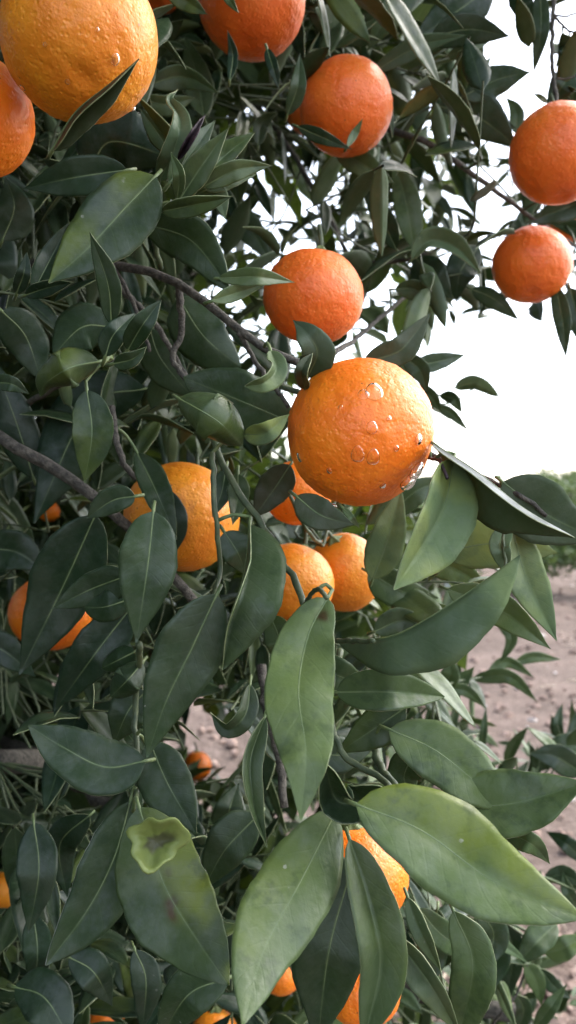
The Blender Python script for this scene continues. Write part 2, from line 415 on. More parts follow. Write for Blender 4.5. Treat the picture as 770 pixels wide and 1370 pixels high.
for x, y, s in ((2.5, 32, 1.5), (6.5, 34, 1.6), (14.5, 33, 1.6)):
    bg_tree(x, y, crowns[k % 3], s, 'distant pale tree of the orchard, beyond the second row of bushes', 'distant orchard trees', k * 2.1); k += 1

# ------------------------------------------------------------------ the mandarin tree: trunk and branches
TREE = np.array([-.62, 1.45, 0.0])
tree = bpy.data.objects.new('mandarin_tree', None); col.objects.link(tree); tree.location = TREE
tag(tree, 'dense glossy green mandarin tree laden with ripe fruit', 'tree')
skeleton = []      # points that shoots may grow from
def branch(pts, r0, r1, mat=M_BARK, name='branch', n=None, seg=8, lump=.18, label=None):
    n = n or max(8, 5 * len(pts))
    p = spline(pts, n); p[1:-1] += rng.normal(size=(n - 2, 3)) * r1 * .25
    mb = MB(); tube(mb, p, np.linspace(r0, r1, n), seg, lump=lump)
    o = mb.obj(name, [mat], tree, p[0], ploc=TREE)
    if label: o['label'] = label
    skeleton.extend([x for x in p]); return o
T = lambda *a: TREE + np.array(a)
branch([T(0, 0, -.06), T(.02, -.02, .25), T(.06, -.03, .5), T(.05, .02, .8)], .075, .055, name='trunk', n=16, seg=14, lump=.2)
forks = [([(.05, .0, .62), (-.25, -.2, .95), (-.55, -.35, 1.4), (-.7, -.4, 1.9)], .035), ([(.05, .02, .78), (.12, .2, 1.2), (.3, .3, 1.7), (.4, .3, 2.2)], .04),
         ([(.05, 0, .75), (.0, -.25, 1.15), (.05, -.5, 1.55), (.2, -.6, 1.95)], .035), ([(.06, -.02, .55), (.3, -.3, .75), (.42, -.62, .92), (.40, -.86, 1.0)], .026),
         ([(.05, 0, .7), (.28, .15, 1.2), (.42, .2, 1.7), (.5, .0, 2.2)], .032), ([(.04, 0, .45), (.35, -.25, .55), (.65, -.5, .62), (.85, -.7, .70)], .024),
         ([(.05, 0, .66), (-.3, .2, 1.0), (-.6, .5, 1.3), (-.9, .6, 1.5)], .03), ([(.05, 0, .5), (-.2, -.3, .6), (-.4, -.6, .75), (-.5, -.9, .8)], .026)]
for pts, r in forks: branch([T(*p) for p in pts], r, r * .35, n=18, seg=10)
def pb(pts, r0, r1, mat=M_BARK, name='branch', **k): return branch([P(*p) for p in pts], r0 * .001, r1 * .001, mat, name, **k)
# branches that show between the leaves
pb([(-120, 380, .85), (60, 352, .58), (160, 357, .43), (235, 375, .40), (300, 425, .385), (345, 462, .375), (410, 490, .37), (440, 505, .385)], 5.0, 1.7, n=34)
pb([(-160, 520, .70), (-20, 577, .44), (60, 622, .425), (130, 668, .42), (180, 715, .44), (245, 785, .45), (300, 850, .46)], 5.2, 2.6, n=30)
pb([(238, 376, .405), (243, 440, .41), (232, 480, .41), (258, 521, .40)], 2.0, 1.4)
pb([(160, 385, .44), (205, 430, .42), (235, 480, .42), (258, 522, .41)], 1.8, 1.3)
pb([(318, 445, .38), (345, 490, .385), (368, 520, .38), (385, 545, .375)], 1.4, 1.0)
pb([(275, 560, .40), (300, 625, .372), (335, 680, .362), (375, 745, .35), (408, 808, .335), (425, 860, .335)], 1.7, 1.5, M_TWIG, 'twig', n=26)
pb([(284, 606, .35), (286, 660, .345), (292, 720, .345), (293, 765, .35), (284, 805, .335)], 1.3, 1.0, M_TWIG, 'twig', n=20)
pb([(380, 640, .47), (395, 680, .468), (415, 715, .485), (432, 730, .53)], 1.2, 1.1, M_TWIG, 'twig')
pb([(408, 808, .335), (416, 795, .32), (426, 788, .305), (437, 800, .285)], 1.0, .9, M_TWIG, 'twig')
pb([(450, 857, .325), (480, 858, .312), (500, 858, .302)], 1.1, .9, M_TWIG, 'twig')
pb([(150, 545, .42), (158, 600, .40), (175, 635, .40), (195, 640, .41)], 1.7, 1.5)
pb([(672, 690, .37), (673, 720, .36), (676, 760, .355)], .8, .7, M_TWIG, 'twig')
pb([(570, 612, .37), (588, 618, .335), (598, 640, .325)], .8, .7, M_DEAD, 'twig')
pb([(560, 600, .42), (620, 628, .40), (690, 660, .37), (730, 690, .37)], 1.6, 1.0)
pb([(185, 860, .345), (186, 900, .36), (180, 960, .36), (185, 1040, .345), (178, 1085, .33)], 1.5, 1.2, M_TWIG, 'twig')
pb([(150, 355, .43), (176, 400, .42), (200, 470, .41)], 1.3, 1.0)
pb([(150, 480, .35), (100, 505, .39), (40, 540, .46), (-30, 590, .55)], 1.4, 2.2)
pb([(205, 275, .37), (200, 300, .40), (215, 360, .42)], 1.3, 1.5, M_TWIG, 'twig')
pb([(-40, 990, .95), (40, 1010, .85), (110, 1050, .78), (160, 1080, .74)], 15, 7, lump=.3)
pb([(350, 890, .42), (358, 950, .41), (372, 1010, .41), (380, 1080, .40)], 2.6, 2.0)
pb([(455, 870, .36), (440, 940, .34), (460, 1010, .33), (510, 1040, .32), (525, 1065, .30)], 1.6, 1.3, M_TWIG, 'twig')
pb([(500, 1000, .34), (512, 1030, .33), (545, 1070, .31)], 1.8, 1.5, M_TWIG, 'twig')
# upper, against the sky
pb([(440, 130, .72), (520, 172, .66), (575, 193, .63), (620, 225, .64), (680, 270, .66), (770, 330, .7)], 3.4, 1.6, n=24)
pb([(300, 90, 1.0), (380, 190, .85), (440, 290, .72), (470, 345, .66), (535, 350, .62), (580, 335, .60)], 4.0, 1.4, n=26)
pb([(445, 475, .46), (480, 450, .52), (515, 420, .58), (550, 390, .62)], 1.6, 1.6)
pb([(742, -30, .62), (738, 60, .60), (741, 110, .58), (746, 150, .57)], 1.9, 1.5)
pb([(740, 20, .60), (755, 22, .60), (785, 14, .61)], .9, .7)
pb([(741, 22, .60), (758, 40, .60), (775, 46, .60)], 1.0, .8)
pb([(762, 44, .60), (756, 65, .60), (746, 84, .60)], .8, .6)
pb([(744, 105, .58), (756, 106, .58), (775, 100, .58)], .7, .5)
pb([(740, 72, .60), (752, 70, .6), (772, 55, .6)], .7, .6)
pb([(565, 535, .66), (600, 540, .68), (640, 516, .70)], .9, .6, M_TWIG, 'twig')
pb([(560, 495, .57), (575, 540, .62), (600, 560, .68)], .9, .8, M_TWIG, 'twig')
pb([(580, 930, .62), (610, 912, .72), (650, 905, .78), (680, 895, .8)], 1.2, .8, M_TWIG, 'twig')

pb([(648, 1385, .64), (672, 1352, .62), (690, 1330, .62), (705, 1290, .62), (712, 1250, .60)], 1.1, .8, name='twig')
pb([(790, 1060, .78), (770, 1030, .79), (752, 1005, .88)], 1.1, .8, M_TWIG, 'twig')
pb([(800, 1250, .70), (782, 1190, .71), (780, 1140, .70)], 1.2, .9, name='twig')
# ------------------------------------------------------------------ mandarins
import bmesh
_bm = bmesh.new(); bmesh.ops.create_icosphere(_bm, subdivisions=5, radius=1)
SPH_V = np.array([v.co[:] for v in _bm.verts]); SPH_F = [tuple(v.index for v in f.verts) for f in _bm.faces]; _bm.free()
_bm = bmesh.new(); bmesh.ops.create_icosphere(_bm, subdivisions=3, radius=1)
DRP_V = np.array([v.co[:] for v in _bm.verts]); DRP_F = [tuple(v.index for v in f.verts) for f in _bm.faces]; _bm.free()
FR = []
def frame(a):
    a = nrm(np.asarray(a, float)); s = nrm(np.cross(a, (.3, 1, .2))); return np.stack([s, np.cross(a, s), a], 1)
def fruit(cx, cy, r, d, label, mat=M_PEEL, axis=(0, .3, 1), squash=.92, drops=(), stalk=.016, seed=0):
    c = P(cx, cy, d); rad = r / F * d; M = frame(axis)
    o = bpy.data.objects.new('mandarin_orange', None); col.objects.link(o); o.location = c
    tag(o, label, 'mandarin', 'mandarins hanging in the tree')
    FR.append((cx, cy, r, d))
    th = np.arccos(np.clip(SPH_V[:, 2], -1, 1))
    rr = 1 - .075 * np.exp(-(th / .23) ** 2) - .045 * np.exp(-((math.pi - th) / .16) ** 2) + .018 * np.exp(-((th - .5) / .25) ** 2)
    off = Vector((seed * 3.7 + cx, cy * .37, seed))
    lum = np.array([.016 * mnoise.noise(Vector(v) * 1.9 + off) + .010 * mnoise.noise(Vector(v) * 7 + off) + .0075 * mnoise.noise(Vector(v) * 13 + off) + .006 * mnoise.noise(Vector(v) * 24 + off) for v in SPH_V])
    v = SPH_V * (rr + lum)[:, None] * (1, 1, squash) * rad
    mb = MB(); mb.add(v @ M.T, SPH_F, 0); mb.obj('peel', [mat], o)
    # calyx star and stalk at the stem end
    mb = MB(); a = np.linspace(0, 2 * math.pi, 20, endpoint=False)
    rs = np.where(np.arange(20) % 4 == 0, .0068, np.where(np.arange(20) % 4 == 2, .0036, .0052)) * rng.uniform(.85, 1.15, 20)
    z0 = rad * squash * .93
    ring = lambda q, z: np.stack([np.cos(a) * rs * q, np.sin(a) * rs * q, np.full(20, z)], 1)
    vv = np.vstack([ring(1, z0 + .0008), ring(.55, z0 + .0026), ring(.26, z0 + .0042), ring(1, z0 - .001)])
    ff = [(i * 20 + j, i * 20 + (j + 1) % 20, (i + 1) * 20 + (j + 1) % 20, (i + 1) * 20 + j) for i in range(2) for j in range(20)] + [(60 + j, 60 + (j + 1) % 20, (j + 1) % 20, j) for j in range(20)]
    mb.add(vv @ M.T, ff, 0); mb.obj('calyx', [M_CAL], o)
    mb = MB(); sb = np.array([(0, 0, z0 + .002), (.0008, 0, z0 + stalk * .5), (.003, .001, z0 + stalk)])
    tube(mb, spline(sb, 6) @ M.T, np.linspace(.0016, .0013, 6), 7); mb.obj('stalk', [M_TWIG], o)
    for (x, y, s, hgt, sag) in drops:
        ray = nrm(P(x, y, 1.0) - CAM); oc = CAM - c; b = ray @ oc; q = b * b - (oc @ oc - rad * rad)
        p = CAM + ray * (-b - math.sqrt(max(q, 0))) - c; nn = nrm(p)
        dn = nrm(np.array([0, 0, -1.]) - nn * (nn @ np.array([0, 0, -1.]))); sd = np.cross(nn, dn)
        sz = s / F * d; vd = DRP_V.copy(); vd[:, 0] *= (1 + sag * vd[:, 1] * .5)
        w = sd * (vd[:, 0] * sz)[:, None] + dn * (vd[:, 1] * sz * (1 + sag * .6))[:, None] + nn * (vd[:, 2] * sz * hgt)[:, None]
        mb = MB(); mb.add(w + nrm(p) * (np.linalg.norm(p) * 1.0), DRP_F, 0); mb.obj('water_drop', [M_WATER], o)
    return o
fruit(482, 579, 99, .365, 'big wet mandarin at the end of the grey branch, beaded with rain drops', M_PEEL, (-.75, .35, .55), .97, seed=1,
      drops=[(500, 524, 11, .2, .3), (486, 528, 7, .2, .1), (478, 607, 8, .32, .6), (499, 611, 8, .32, .6), (560, 588, 6, .3, .3), (520, 560, 3, .4, .2), (455, 545, 3, .4, .2), (530, 600, 3.5, .4, .3), (440, 630, 3.5, .4, .3), (512, 650, 4, .5, .4), (557, 630, 9, .7, .8), (546, 645, 9, .9, .8), (497, 572, 7, .35, .3), (400, 612, 6, .4, .2), (445, 676, 5, .5, .3)])
fruit(107, 54, 103, .345, 'large golden mandarin with a dark pointed leaf curling across it', M_PEEL_Y, (-.2, .55, .75), .97, seed=2, drops=[(154, 80, 6, .3, .4), (178, 147, 4, .6, .3), (30, 118, 4, .5, .3), (90, 110, 3, .4, .3), (60, 60, 2.5, .4, .3), (130, 40, 2.5, .4, .3)])
fruit(-38, 157, 81, .372, 'mandarin touching the large golden one, cut by the edge of the view', M_PEEL, (-.3, .4, .8), seed=3, drops=[(8, 76, 4, .5, .3), (10, 66, 4, .5, .3)])
fruit(336, 4, 72, .53, 'deep red-orange mandarin above the hanging dark leaf tips, top out of view', M_PEEL_R, (.1, .3, 1), seed=4)
fruit(210, -22, 38, .85, 'small shaded mandarin peeping out between the golden and the red-orange one', M_PEEL_R, seed=5)
fruit(463, 144, 62, .55, 'round red-orange mandarin with a pale leaf tip before its lower half', M_PEEL_R, (-.1, .5, 1), .98, seed=6)
fruit(411, 152, 28, .86, 'partly hidden mandarin just behind the round one with the pale leaf tip', M_PEEL_R, seed=7)
fruit(747, 207, 65, .55, 'mandarin hanging below the bare twig against the sky', M_PEEL_R, (0, .2, 1), .97, seed=8)
fruit(766, 292, 34, .82, 'shaded mandarin half hidden between the two that hang against the sky', M_PEEL_R, seed=9)
fruit(711, 355, 52, .62, 'smaller mandarin with a dimpled base, lowest of those against the sky', M_PEEL_R, (.12, .45, .9), .92, seed=10)
fruit(419, 398, 67, .47, 'mandarin with two slim green leaf tips reaching its side, above the wet one', M_PEEL_R, (.15, -.12, 1), .93, seed=11)
fruit(243, 692, 77, .46, 'golden mandarin behind the thin green upright stem', M_PEEL_Y, (.2, .5, .8), seed=12)
fruit(398, 660, 46, .50, 'shaded mandarin tucked below the big wet one', M_PEEL, seed=13)
fruit(391, 780, 56, .515, 'front one of the touching pair of small mandarins, behind the green twig', M_PEEL_Y, (.3, .35, .85), seed=14)
fruit(461, 766, 50, .565, 'rear one of the touching pair of small mandarins, with bare green stalk', M_PEEL_Y, (-.3, -.35, .8), 1.06, stalk=.012, seed=15)
fruit(68, 820, 54, .62, 'shaded mandarin behind two long dark drooping leaves', M_PEEL, seed=16)
fruit(65, 684, 15, .92, 'small glimpse of a mandarin deep among dark leaves below the thick branch', M_PEEL, seed=17)
fruit(262, 1025, 21, 1.25, 'small mandarin in front of the bare soil, seen through a gap', M_PEEL, seed=18)
fruit(478, 1172, 68, .43, 'bright mandarin behind the broad pale leaf and the folded upright leaf', M_PEEL, (-.1, .3, 1), seed=19)
fruit(484, 1320, 52, .45, 'mandarin below the bright one, mostly hidden by the folded upright leaf', M_PEEL, seed=20)
fruit(376, 1302, 28, .62, 'mandarin glimpsed beside the tip of the broad drooping leaf', M_PEEL, seed=21)
fruit(287, 1384, 32, .62, 'mandarin at the lower edge under the leaf with yellow patches', M_PEEL_Y, seed=22)
fruit(4, 1190, 26, .82, 'mandarin in the dark beside a narrow hanging leaf', M_PEEL_Y, seed=23)
fruit(140, 1366, 25, .82, 'mandarin in the dark foliage low under the folded long leaf', M_PEEL, seed=24)
fruit(604, 806, 14, 1.7, 'tiny far mandarin between the broad green leaves over the soil', M_PEEL_R, seed=25)

# ------------------------------------------------------------------ the leaves one can tell apart
LEAVES = []; SKH = np.array(skeleton)
def L(pts, w, d, c=14, k=14, face=1, y=0., b=0., r=None, sh=(.62, .95), curl=-18, wave=.035, twist=0, wc=None, wk=None, n=26, label=None, rib=True, mats=None, yh=0, spots=()):
    if not isinstance(d, tuple):
        e = random.uniform(-.014, .014); ar = random.uniform(-.012, .006); d = (d, d + e / 2 + ar, d + e)
    wave *= random.uniform(1.2, 2.4); wc = (wc or 1) * random.uniform(.9, 1.1); wk = (wk or 1) * random.uniform(.9, 1.1)
    p2 = spline(np.array(pts, float), n); dd = np.interp(np.linspace(0, 1, n), np.linspace(0, 1, len(d)), d)
    mid = np.array([P(x, yy, z) for (x, yy), z in zip(p2, dd)])
    N = CAM - mid; s = float(np.mean(dd)) / F
    hw = w / 2 * s * .93
    rd = lambda q: [R(x) for x in q] if isinstance(q, (tuple, list)) else R(q)
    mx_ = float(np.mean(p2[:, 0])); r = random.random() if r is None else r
    if face > 0: r *= min(1, max(.25, (mx_ - 60) / 330))                # tint darkened leftwards: shade of the inner tree painted into the leaves
    am = lambda q: q * 1.5 if not isinstance(q, (tuple, list)) and 0 < q <= 20 else q
    c, k = am(c), am(k)
    sh = (sh[0] + .08, sh[1] + .2) if sh[1] >= .6 else sh
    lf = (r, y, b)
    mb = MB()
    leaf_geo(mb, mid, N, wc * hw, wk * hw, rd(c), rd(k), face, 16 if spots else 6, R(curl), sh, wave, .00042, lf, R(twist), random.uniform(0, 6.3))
    uvs, A = mb.uv[0], mb.lf[0]
    if yh: A[:, 1] = y * np.clip(.12 + .88 * (uvs[:, 1] * yh + .25) * 1.6, .1, 1)
    for (su_, sv_, ru, rv, amt) in spots:
        g = np.exp(-((uvs[:, 0] - su_) / ru) ** 2 - ((uvs[:, 1] - sv_) / rv) ** 2)
        if amt > 0: A[:, 2] = np.clip(np.maximum(A[:, 2], g * amt), 0, .97)
        else: A[:, 1] = np.maximum(A[:, 1], g * -amt)
    o = mb.obj('leaf', mats or LEAF_MATS, tree, mid[0], ploc=TREE)
    if label: o['label'] = label
    if rib:
        ext = mid[0] - nrm(mid[1] - mid[0]) * .004 + nrm(mid[0] - CAM) * .005
        ds_ = np.linalg.norm(SKH - ext, axis=1); j = int(np.argmin(ds_))
        if ds_[j] < .018: ext = spline([SKH[j], (SKH[j] + ext) / 2 + (0, 0, .002), ext], 5)
        mr = MB(); pm = np.vstack([ext, mid[:-1]]); ne = len(pm) - n + 1
        tube(mr, pm, np.concatenate([np.full(ne, .00085), [.0008], np.linspace(.00048, .00014, n - 2)]), 6)
        q = mr.obj('midrib', [M_RIB], o, mid[0], ploc=mid[0])
    LEAVES.append((p2, float(np.mean(dd)))); return o
# --- upper corner with the golden mandarin
L([(70, 202), (100, 152), (145, 114), (186, 79)], 62, (.325, .30), c=28, k=112, face=-1, r=.0, b=.25, label='dark leaf curling across the golden mandarin')
L([(170, 228), (100, 238), (31, 253)], 60, .365, c=10, k=34, r=.35)
L([(208, 236), (168, 278), (118, 332), (65, 379)], 100, (.345, .325), c=-4, k=30, r=.6, y=.5, yh=1, sh=(.55, .85))
L([(149, 434), (144, 380), (120, 311)], 36, (.33, .31), c=25, k=25, r=.55)
L([(171, 468), (190, 436), (216, 401)], 36, .325, c=20, k=20, r=.25)
L([(141, 477), (152, 448), (181, 419)], 38, .33, c=35, k=10, r=.25)
L([(152, 487), (178, 480), (196, 464)], 24, .325, c=20, k=30, r=.6)
L([(132, 484), (95, 492), (62, 512), (54, 530)], 66, (.335, .325, .345), c=-14, k=-14, r=.7, y=.5, sh=(.5, .6), curl=-40)
L([(116, 522), (123, 580), (113, 646)], 60, .34, c=5, k=24, r=.55, y=.3, spots=[(.2, -.4, .1, .4, -1)])
L([(2, 416), (34, 450), (55, 508)], 66, .40, c=-6, k=-6, r=.4, sh=(.5, .7))
L([(152, 438), (110, 438), (72, 474)], 66, .385, c=-8, k=4, r=.45, sh=(.5, .6), curl=-30)
L([(45, 390), (70, 342), (93, 297)], 38, .375, c=45, k=20, r=.15)
L([(34, 395), (65, 385), (98, 378)], 28, .36, c=20, k=35, r=.1)
L([(22, 393), (32, 365), (36, 337)], 22, .37, c=25, k=25, r=.1)
L([(-12, 512), (15, 514), (39, 527)], 24, .35, c=15, k=15, r=.6)
L([(3, 322), (19, 278), (8, 238)], 58, .43, c=5, k=5, r=.35)
L([(-18, 300), (-4, 350), (-12, 410)], 60, .45, c=5, k=5, r=.2)
L([(45, 640), (20, 560), (-10, 480)], 60, .46, c=5, k=-15, r=.1)
L([(195, 520), (120, 545), (45, 700)], 95, .46, c=-10, k=-10, r=.05)
L([(120, 230), (150, 190), (240, 215)], 90, .44, c=-10, k=-10, r=.05)
# --- sprig of young leaves
L([(213, 242), (233, 200), (240, 160), (226, 134), (238, 120)], 44, (.37, .36, .355, .37, .385), c=20, k=(20, 60, 100), face=-1, r=.2, wave=.08, label='grey leaf rolled over at its tip')
L([(238, 214), (255, 185), (274, 154)], 26, .355, c=75, k=75, r=0, b=.9, rib=False, mats=[M_DEAD] * 3, wave=.12, label='withered black rolled leaf')
L([(226, 246), (255, 206), (288, 161)], 38, .36, c=30, k=14, r=.75, y=.1)
L([(240, 268), (268, 225), (306, 171)], 38, .35, c=40, k=25, r=.8, y=.1)
L([(262, 256), (293, 216), (341, 177)], 40, .355, c=45, k=10, r=.75, y=.1)
L([(272, 250), (318, 227), (364, 222)], 32, .35, c=24, k=30, r=.8, y=.15)
L([(274, 254), (310, 241), (343, 234)], 24, .352, c=20, k=40, r=.8, y=.15)
L([(216, 283), (265, 273), (311, 263)], 32, .345, c=12, k=50, r=.7, y=.1)
L([(237, 266), (239, 235), (228, 203)], 20, .34, c=35, k=20, r=.8, y=.1)
L([(252, 272), (288, 258), (302, 294)], 34, .37, c=10, k=10, face=-1, r=.4)
L([(229, 206), (206, 172), (186, 144)], 30, .43, c=30, k=15, r=.7)
L([(273, 157), (262, 100), (247, 48)], 44, .56, c=12, k=30, r=.8)
L([(200, 113), (245, 103), (293, 125)], 34, .50, c=10, k=28, r=.8)
L([(190, 132), (220, 140), (262, 131)], 30, .50, c=10, k=28, r=.8, y=.3)
L([(222, -14), (250, 3), (277, 20)], 28, .46, c=15, k=15, r=1, y=.8)
L([(298, -14), (309, 4), (319, 18)], 15, .47, c=25, k=25, r=1, y=.2)
L([(307, 108), (311, 75), (304, 40)], 16, .47, c=15, k=15, r=.0)
L([(357, 66), (366, 95), (373, 120)], 18, .47, c=15, k=15, r=.0)
L([(384, 155), (398, 115), (401, 72)], 26, .50, c=15, k=40, r=.3)
L([(345, 195), (350, 165), (372, 150)], 24, .6, c=15, k=40, r=.3)
# --- above and round the grey branch
L([(194, 300), (250, 318), (284, 354), (307, 391)], 66, (.37, .36), c=2, k=20, r=.45, sh=(.5, .75))
L([(292, 373), (345, 371), (394, 378)], 28, .36, c=20, k=24, r=.9, y=.1)
L([(283, 403), (320, 391), (359, 378)], 24, .355, c=18, k=24, r=1, y=.3)
L([(300, 272), (335, 308), (363, 352)], 42, .62, c=10, k=10, r=.3)
L([(238, 398), (272, 450), (322, 492)], 84, .43, c=-8, k=-8, r=.35, sh=(.5, .7))
L([(390, 566), (330, 540), (245, 505)], 96, .405, c=4, k=4, r=.3, sh=(.5, .6))
L([(200, 440), (215, 480), (260, 535)], 60, .43, c=-8, k=8, r=.4)
L([(362, 470), (369, 494), (354, 511), (327, 517)], 34, (.355, .345, .335, .34), c=60, k=15, face=-1, r=.9, y=.2, sh=(.5, .7))
L([(238, 533), (262, 546), (294, 566), (324, 596)], 92, (.34, .328, .33, .35), c=-10, k=-10, r=.62, y=.25, sh=(.34, .34), curl=-62, label='rounded domed leaf under the grey branch')
L([(326, 581), (355, 579), (387, 554)], 32, .352, c=18, k=30, face=-1, r=.8, y=1)
L([(411, 505), (424, 472), (410, 446), (392, 429)], 54, (.36, .35, .345, .35), c=10, k=35, face=-1, r=.0, b=.1, wave=.07)
L([(408, 520), (404, 495), (418, 472)], 26, .352, c=60, k=20, face=-1, r=.0, b=.35)
L([(486, 485), (530, 472), (552, 450), (576, 418)], 40, .43, c=14, k=24, face=-1, r=.0, b=.25)
L([(552, 491), (585, 484), (622, 475)], 28, .56, c=22, k=12, r=.3)
L([(538, 478), (560, 494), (571, 524)], 30, .55, c=14, k=14, r=.3)
L([(608, 519), (635, 513), (667, 531)], 22, .70, c=-20, k=5, r=.75, sh=(.5, .6))
L([(588, 529), (605, 534), (618, 553)], 18, .68, c=14, k=14, r=.4)
L([(576, 546), (600, 551), (627, 577)], 15, .66, c=14, k=14, r=.5)
L([(550, 520), (575, 530), (590, 552)], 22, .60, c=14, k=14, r=.3)
# --- beside the wet mandarin
L([(606, 618), (588, 690), (526, 789)], 116, (.34, .305), c=66, k=8, face=-1, r=.95, y=.75, sh=(.6, .8), label='pale leaf showing its underside beside the wet mandarin')
L([(580, 594), (640, 633), (700, 680), (768, 719)], 124, (.35, .335, .325, .325), c=(-58, -22, -30), k=106, face=-1, r=.0, b=.12, wave=.015, sh=(.55, .85), label='tent-folded leaf with a bright upper strip')
L([(672, 645), (730, 688), (800, 722)], 92, .37, c=10, k=10, face=-1, r=.0, b=.2)
L([(592, 738), (665, 727), (745, 740)], 82, .43, c=-6, k=10, face=-1, r=1, y=.9, label='broad yellow-green mottled leaf')
L([(452, 858), (516, 853), (560, 834), (622, 795), (694, 743)], 128, (.335, .305, .295, .292, .30), c=14, k=(-150, -165), face=-1, r=.25, y=.15, b=.0, wave=.02, sh=(.75, .7), wk=.5, label='long leaf folded lengthwise with a pale upper edge')
L([(682, 698), (704, 775), (744, 857)], 66, (.385, .36), c=40, k=6, face=-1, r=.9, y=.35)
L([(598, 788), (672, 818), (736, 868)], 52, .39, c=14, k=30, r=1, y=.3)
L([(680, 705), (668, 730), (680, 770)], 30, .375, c=14, k=30, face=-1, r=.5)
L([(498, 775), (518, 722), (537, 652)], 58, .43, c=8, k=20, face=-1, r=.6, y=.3)
L([(515, 695), (560, 655), (612, 645)], 36, .52, c=14, k=14, r=.5)
L([(556, 745), (610, 762), (657, 792)], 46, .50, c=8, k=32, r=.9, y=.3)
L([(492, 765), (540, 792), (586, 800)], 52, .46, c=10, k=14, r=.7)
L([(536, 795), (570, 818), (604, 812)], 52, .48, c=5, k=30, r=.8, y=.4)
L([(500, 845), (540, 830), (575, 850)], 40, .45, c=5, k=30, r=.5)
L([(396, 664), (430, 690), (474, 702)], 46, .345, c=12, k=8, face=-1, r=.0, b=.4)
L([(458, 680), (470, 692), (481, 707)], 10, .34, c=14, k=14, face=-1, r=1)
# --- middle of the picture
L([(438, 800), (412, 850), (399, 925), (409, 1010), (402, 1097)], 102, (.30, .288, .268, .255, .25), c=(20, 2, 12), k=(35, 6, 14), r=.92, y=.2, spots=[(.085, -.3, .018, .3, 1.8)], n=44, wave=.10, sh=(.46, .75), twist=12, label='long wavy light green leaf below the twig')
L([(334, 702), (326, 770), (304, 838), (297, 896)], 128, (.335, .31, .31), c=100, k=14, r=.5, sh=(.5, .7), label='leaf with one half folded under along a pale edge')
L([(290, 795), (256, 868), (222, 938), (196, 1013)], 98, (.31, .308), c=12, k=4, r=.4, sh=(.55, .85))
L([(205, 684), (197, 760), (182, 860)], 78, .318, c=14, k=10, r=.6, sh=(.5, .9))
L([(128, 688), (84, 785), (26, 902)], 102, .375, c=10, k=10, r=.15)
L([(-45, 858), (0, 868), (48, 905)], 50, .5, r=.2)
L([(-25, 735), (20, 738), (62, 765)], 60, .5, r=.3)
L([(176, 768), (122, 788), (70, 814)], 54, .345, c=14, k=6, r=.5)
L([(178, 800), (140, 812), (112, 812)], 44, .35, c=-6, k=-6, r=.5, sh=(.5, .5))
L([(176, 812), (132, 868), (73, 950)], 68, .385, c=10, k=10, r=.1)
L([(181, 664), (150, 670), (116, 693)], 40, .35, c=14, k=14, r=.6, sh=(.5, .8))
L([(183, 606), (208, 656), (236, 722)], 44, .41, c=35, k=10, r=.3)
L([(222, 655), (236, 700), (232, 745)], 34, .42, c=10, k=10, r=.0)
L([(302, 628), (296, 660), (284, 692)], 34, .40, c=8, k=30, r=.3)
L([(318, 634), (317, 668), (311, 702)], 34, .395, c=30, k=8, r=.45)
L([(388, 622), (366, 655), (338, 694)], 52, .405, c=10, k=10, face=-1, r=0, b=.55)
L([(300, 712), (318, 740), (330, 770)], 50, .38, c=10, k=10, r=.4)
L([(180, 872), (160, 882), (136, 894)], 40, .365, c=-10, k=-6, r=.5, y=.2, sh=(.5, .5), curl=-40)
L([(190, 886), (172, 908), (148, 932)], 52, .36, c=-10, k=-6, r=.45, sh=(.5, .5), curl=-40)
L([(195, 925), (172, 950), (152, 995)], 60, .375, c=5, k=5, r=.35, y=.2)
L([(194, 1018), (140, 1026), (85, 1000), (37, 970)], 94, (.325, .315), c=4, k=18, r=.5, sh=(.55, .8))
L([(174, 1072), (152, 1148), (116, 1218), (61, 1291)], 92, (.335, .31), c=(30, 40), k=4, r=.6, sh=(.55, .75), mats=SCAR_MATS, label='long folded leaf with a scarred white edge')
L([(186, 1080), (218, 1180), (262, 1255), (306, 1318)], 118, (.315, .295), c=8, k=10, r=.45, y=1.0, yh=-1, n=44, spots=[(.50, .04, .022, .13, 1.6), (.545, .16, .035, .08, 1.2), (.36, -.2, .016, .08, .8), (.30, .25, .02, .06, .6)], sh=(.58, .72), mats=SCAR_MATS, label='broad leaf with yellow patches')
L([(200, 992), (224, 1048), (263, 1116)], 72, .345, c=10, k=10, r=.35)
L([(200, 1005), (226, 1050), (256, 1105)], 46, .36, c=10, k=10, r=.5)
L([(448, 1086), (402, 1178), (352, 1272), (324, 1372)], 124, (.30, .238), c=12, k=-4, r=.8, y=.35, yh=1, sh=(.55, .8), label='broad drooping leaf with a grey tip')
L([(476, 1076), (565, 1112), (662, 1180), (780, 1229)], 134, (.272, .255), c=34, k=2, r=.9, y=1.0, yh=-1, sh=(.52, .7), label='very broad light green leaf, green-gold along its upper half')
L([(602, 1080), (690, 1074), (786, 1046)], 98, (.315, .30), c=32, k=6, r=.8, y=.15)
L([(520, 976), (582, 1004), (645, 1052), (705, 1085)], 92, (.325, .31), c=30, k=-4, r=.75, y=.2)
L([(450, 926), (520, 926), (594, 932)], 62, .325, c=40, k=16, r=.6, sh=(.5, .7))
L([(400, 905), (440, 900), (500, 925)], 60, .36, c=5, k=20, r=.4)
L([(524, 1060), (484, 1072), (450, 1070), (434, 1020)], 84, (.285, .295, .295, .28), c=26, k=26, r=.2, sh=(.4, .5), curl=40, label='dark cupped leaf over the bright mandarin')
L([(467, 1122), (494, 1210), (508, 1290), (486, 1392)], 84, (.29, .278, .275), c=52, k=30, r=.55, y=.2, sh=(.55, .6), label='leaf folded upright along its midrib')
L([(470, 1160), (440, 1270), (424, 1400)], 116, .315, c=8, k=8, r=.15)
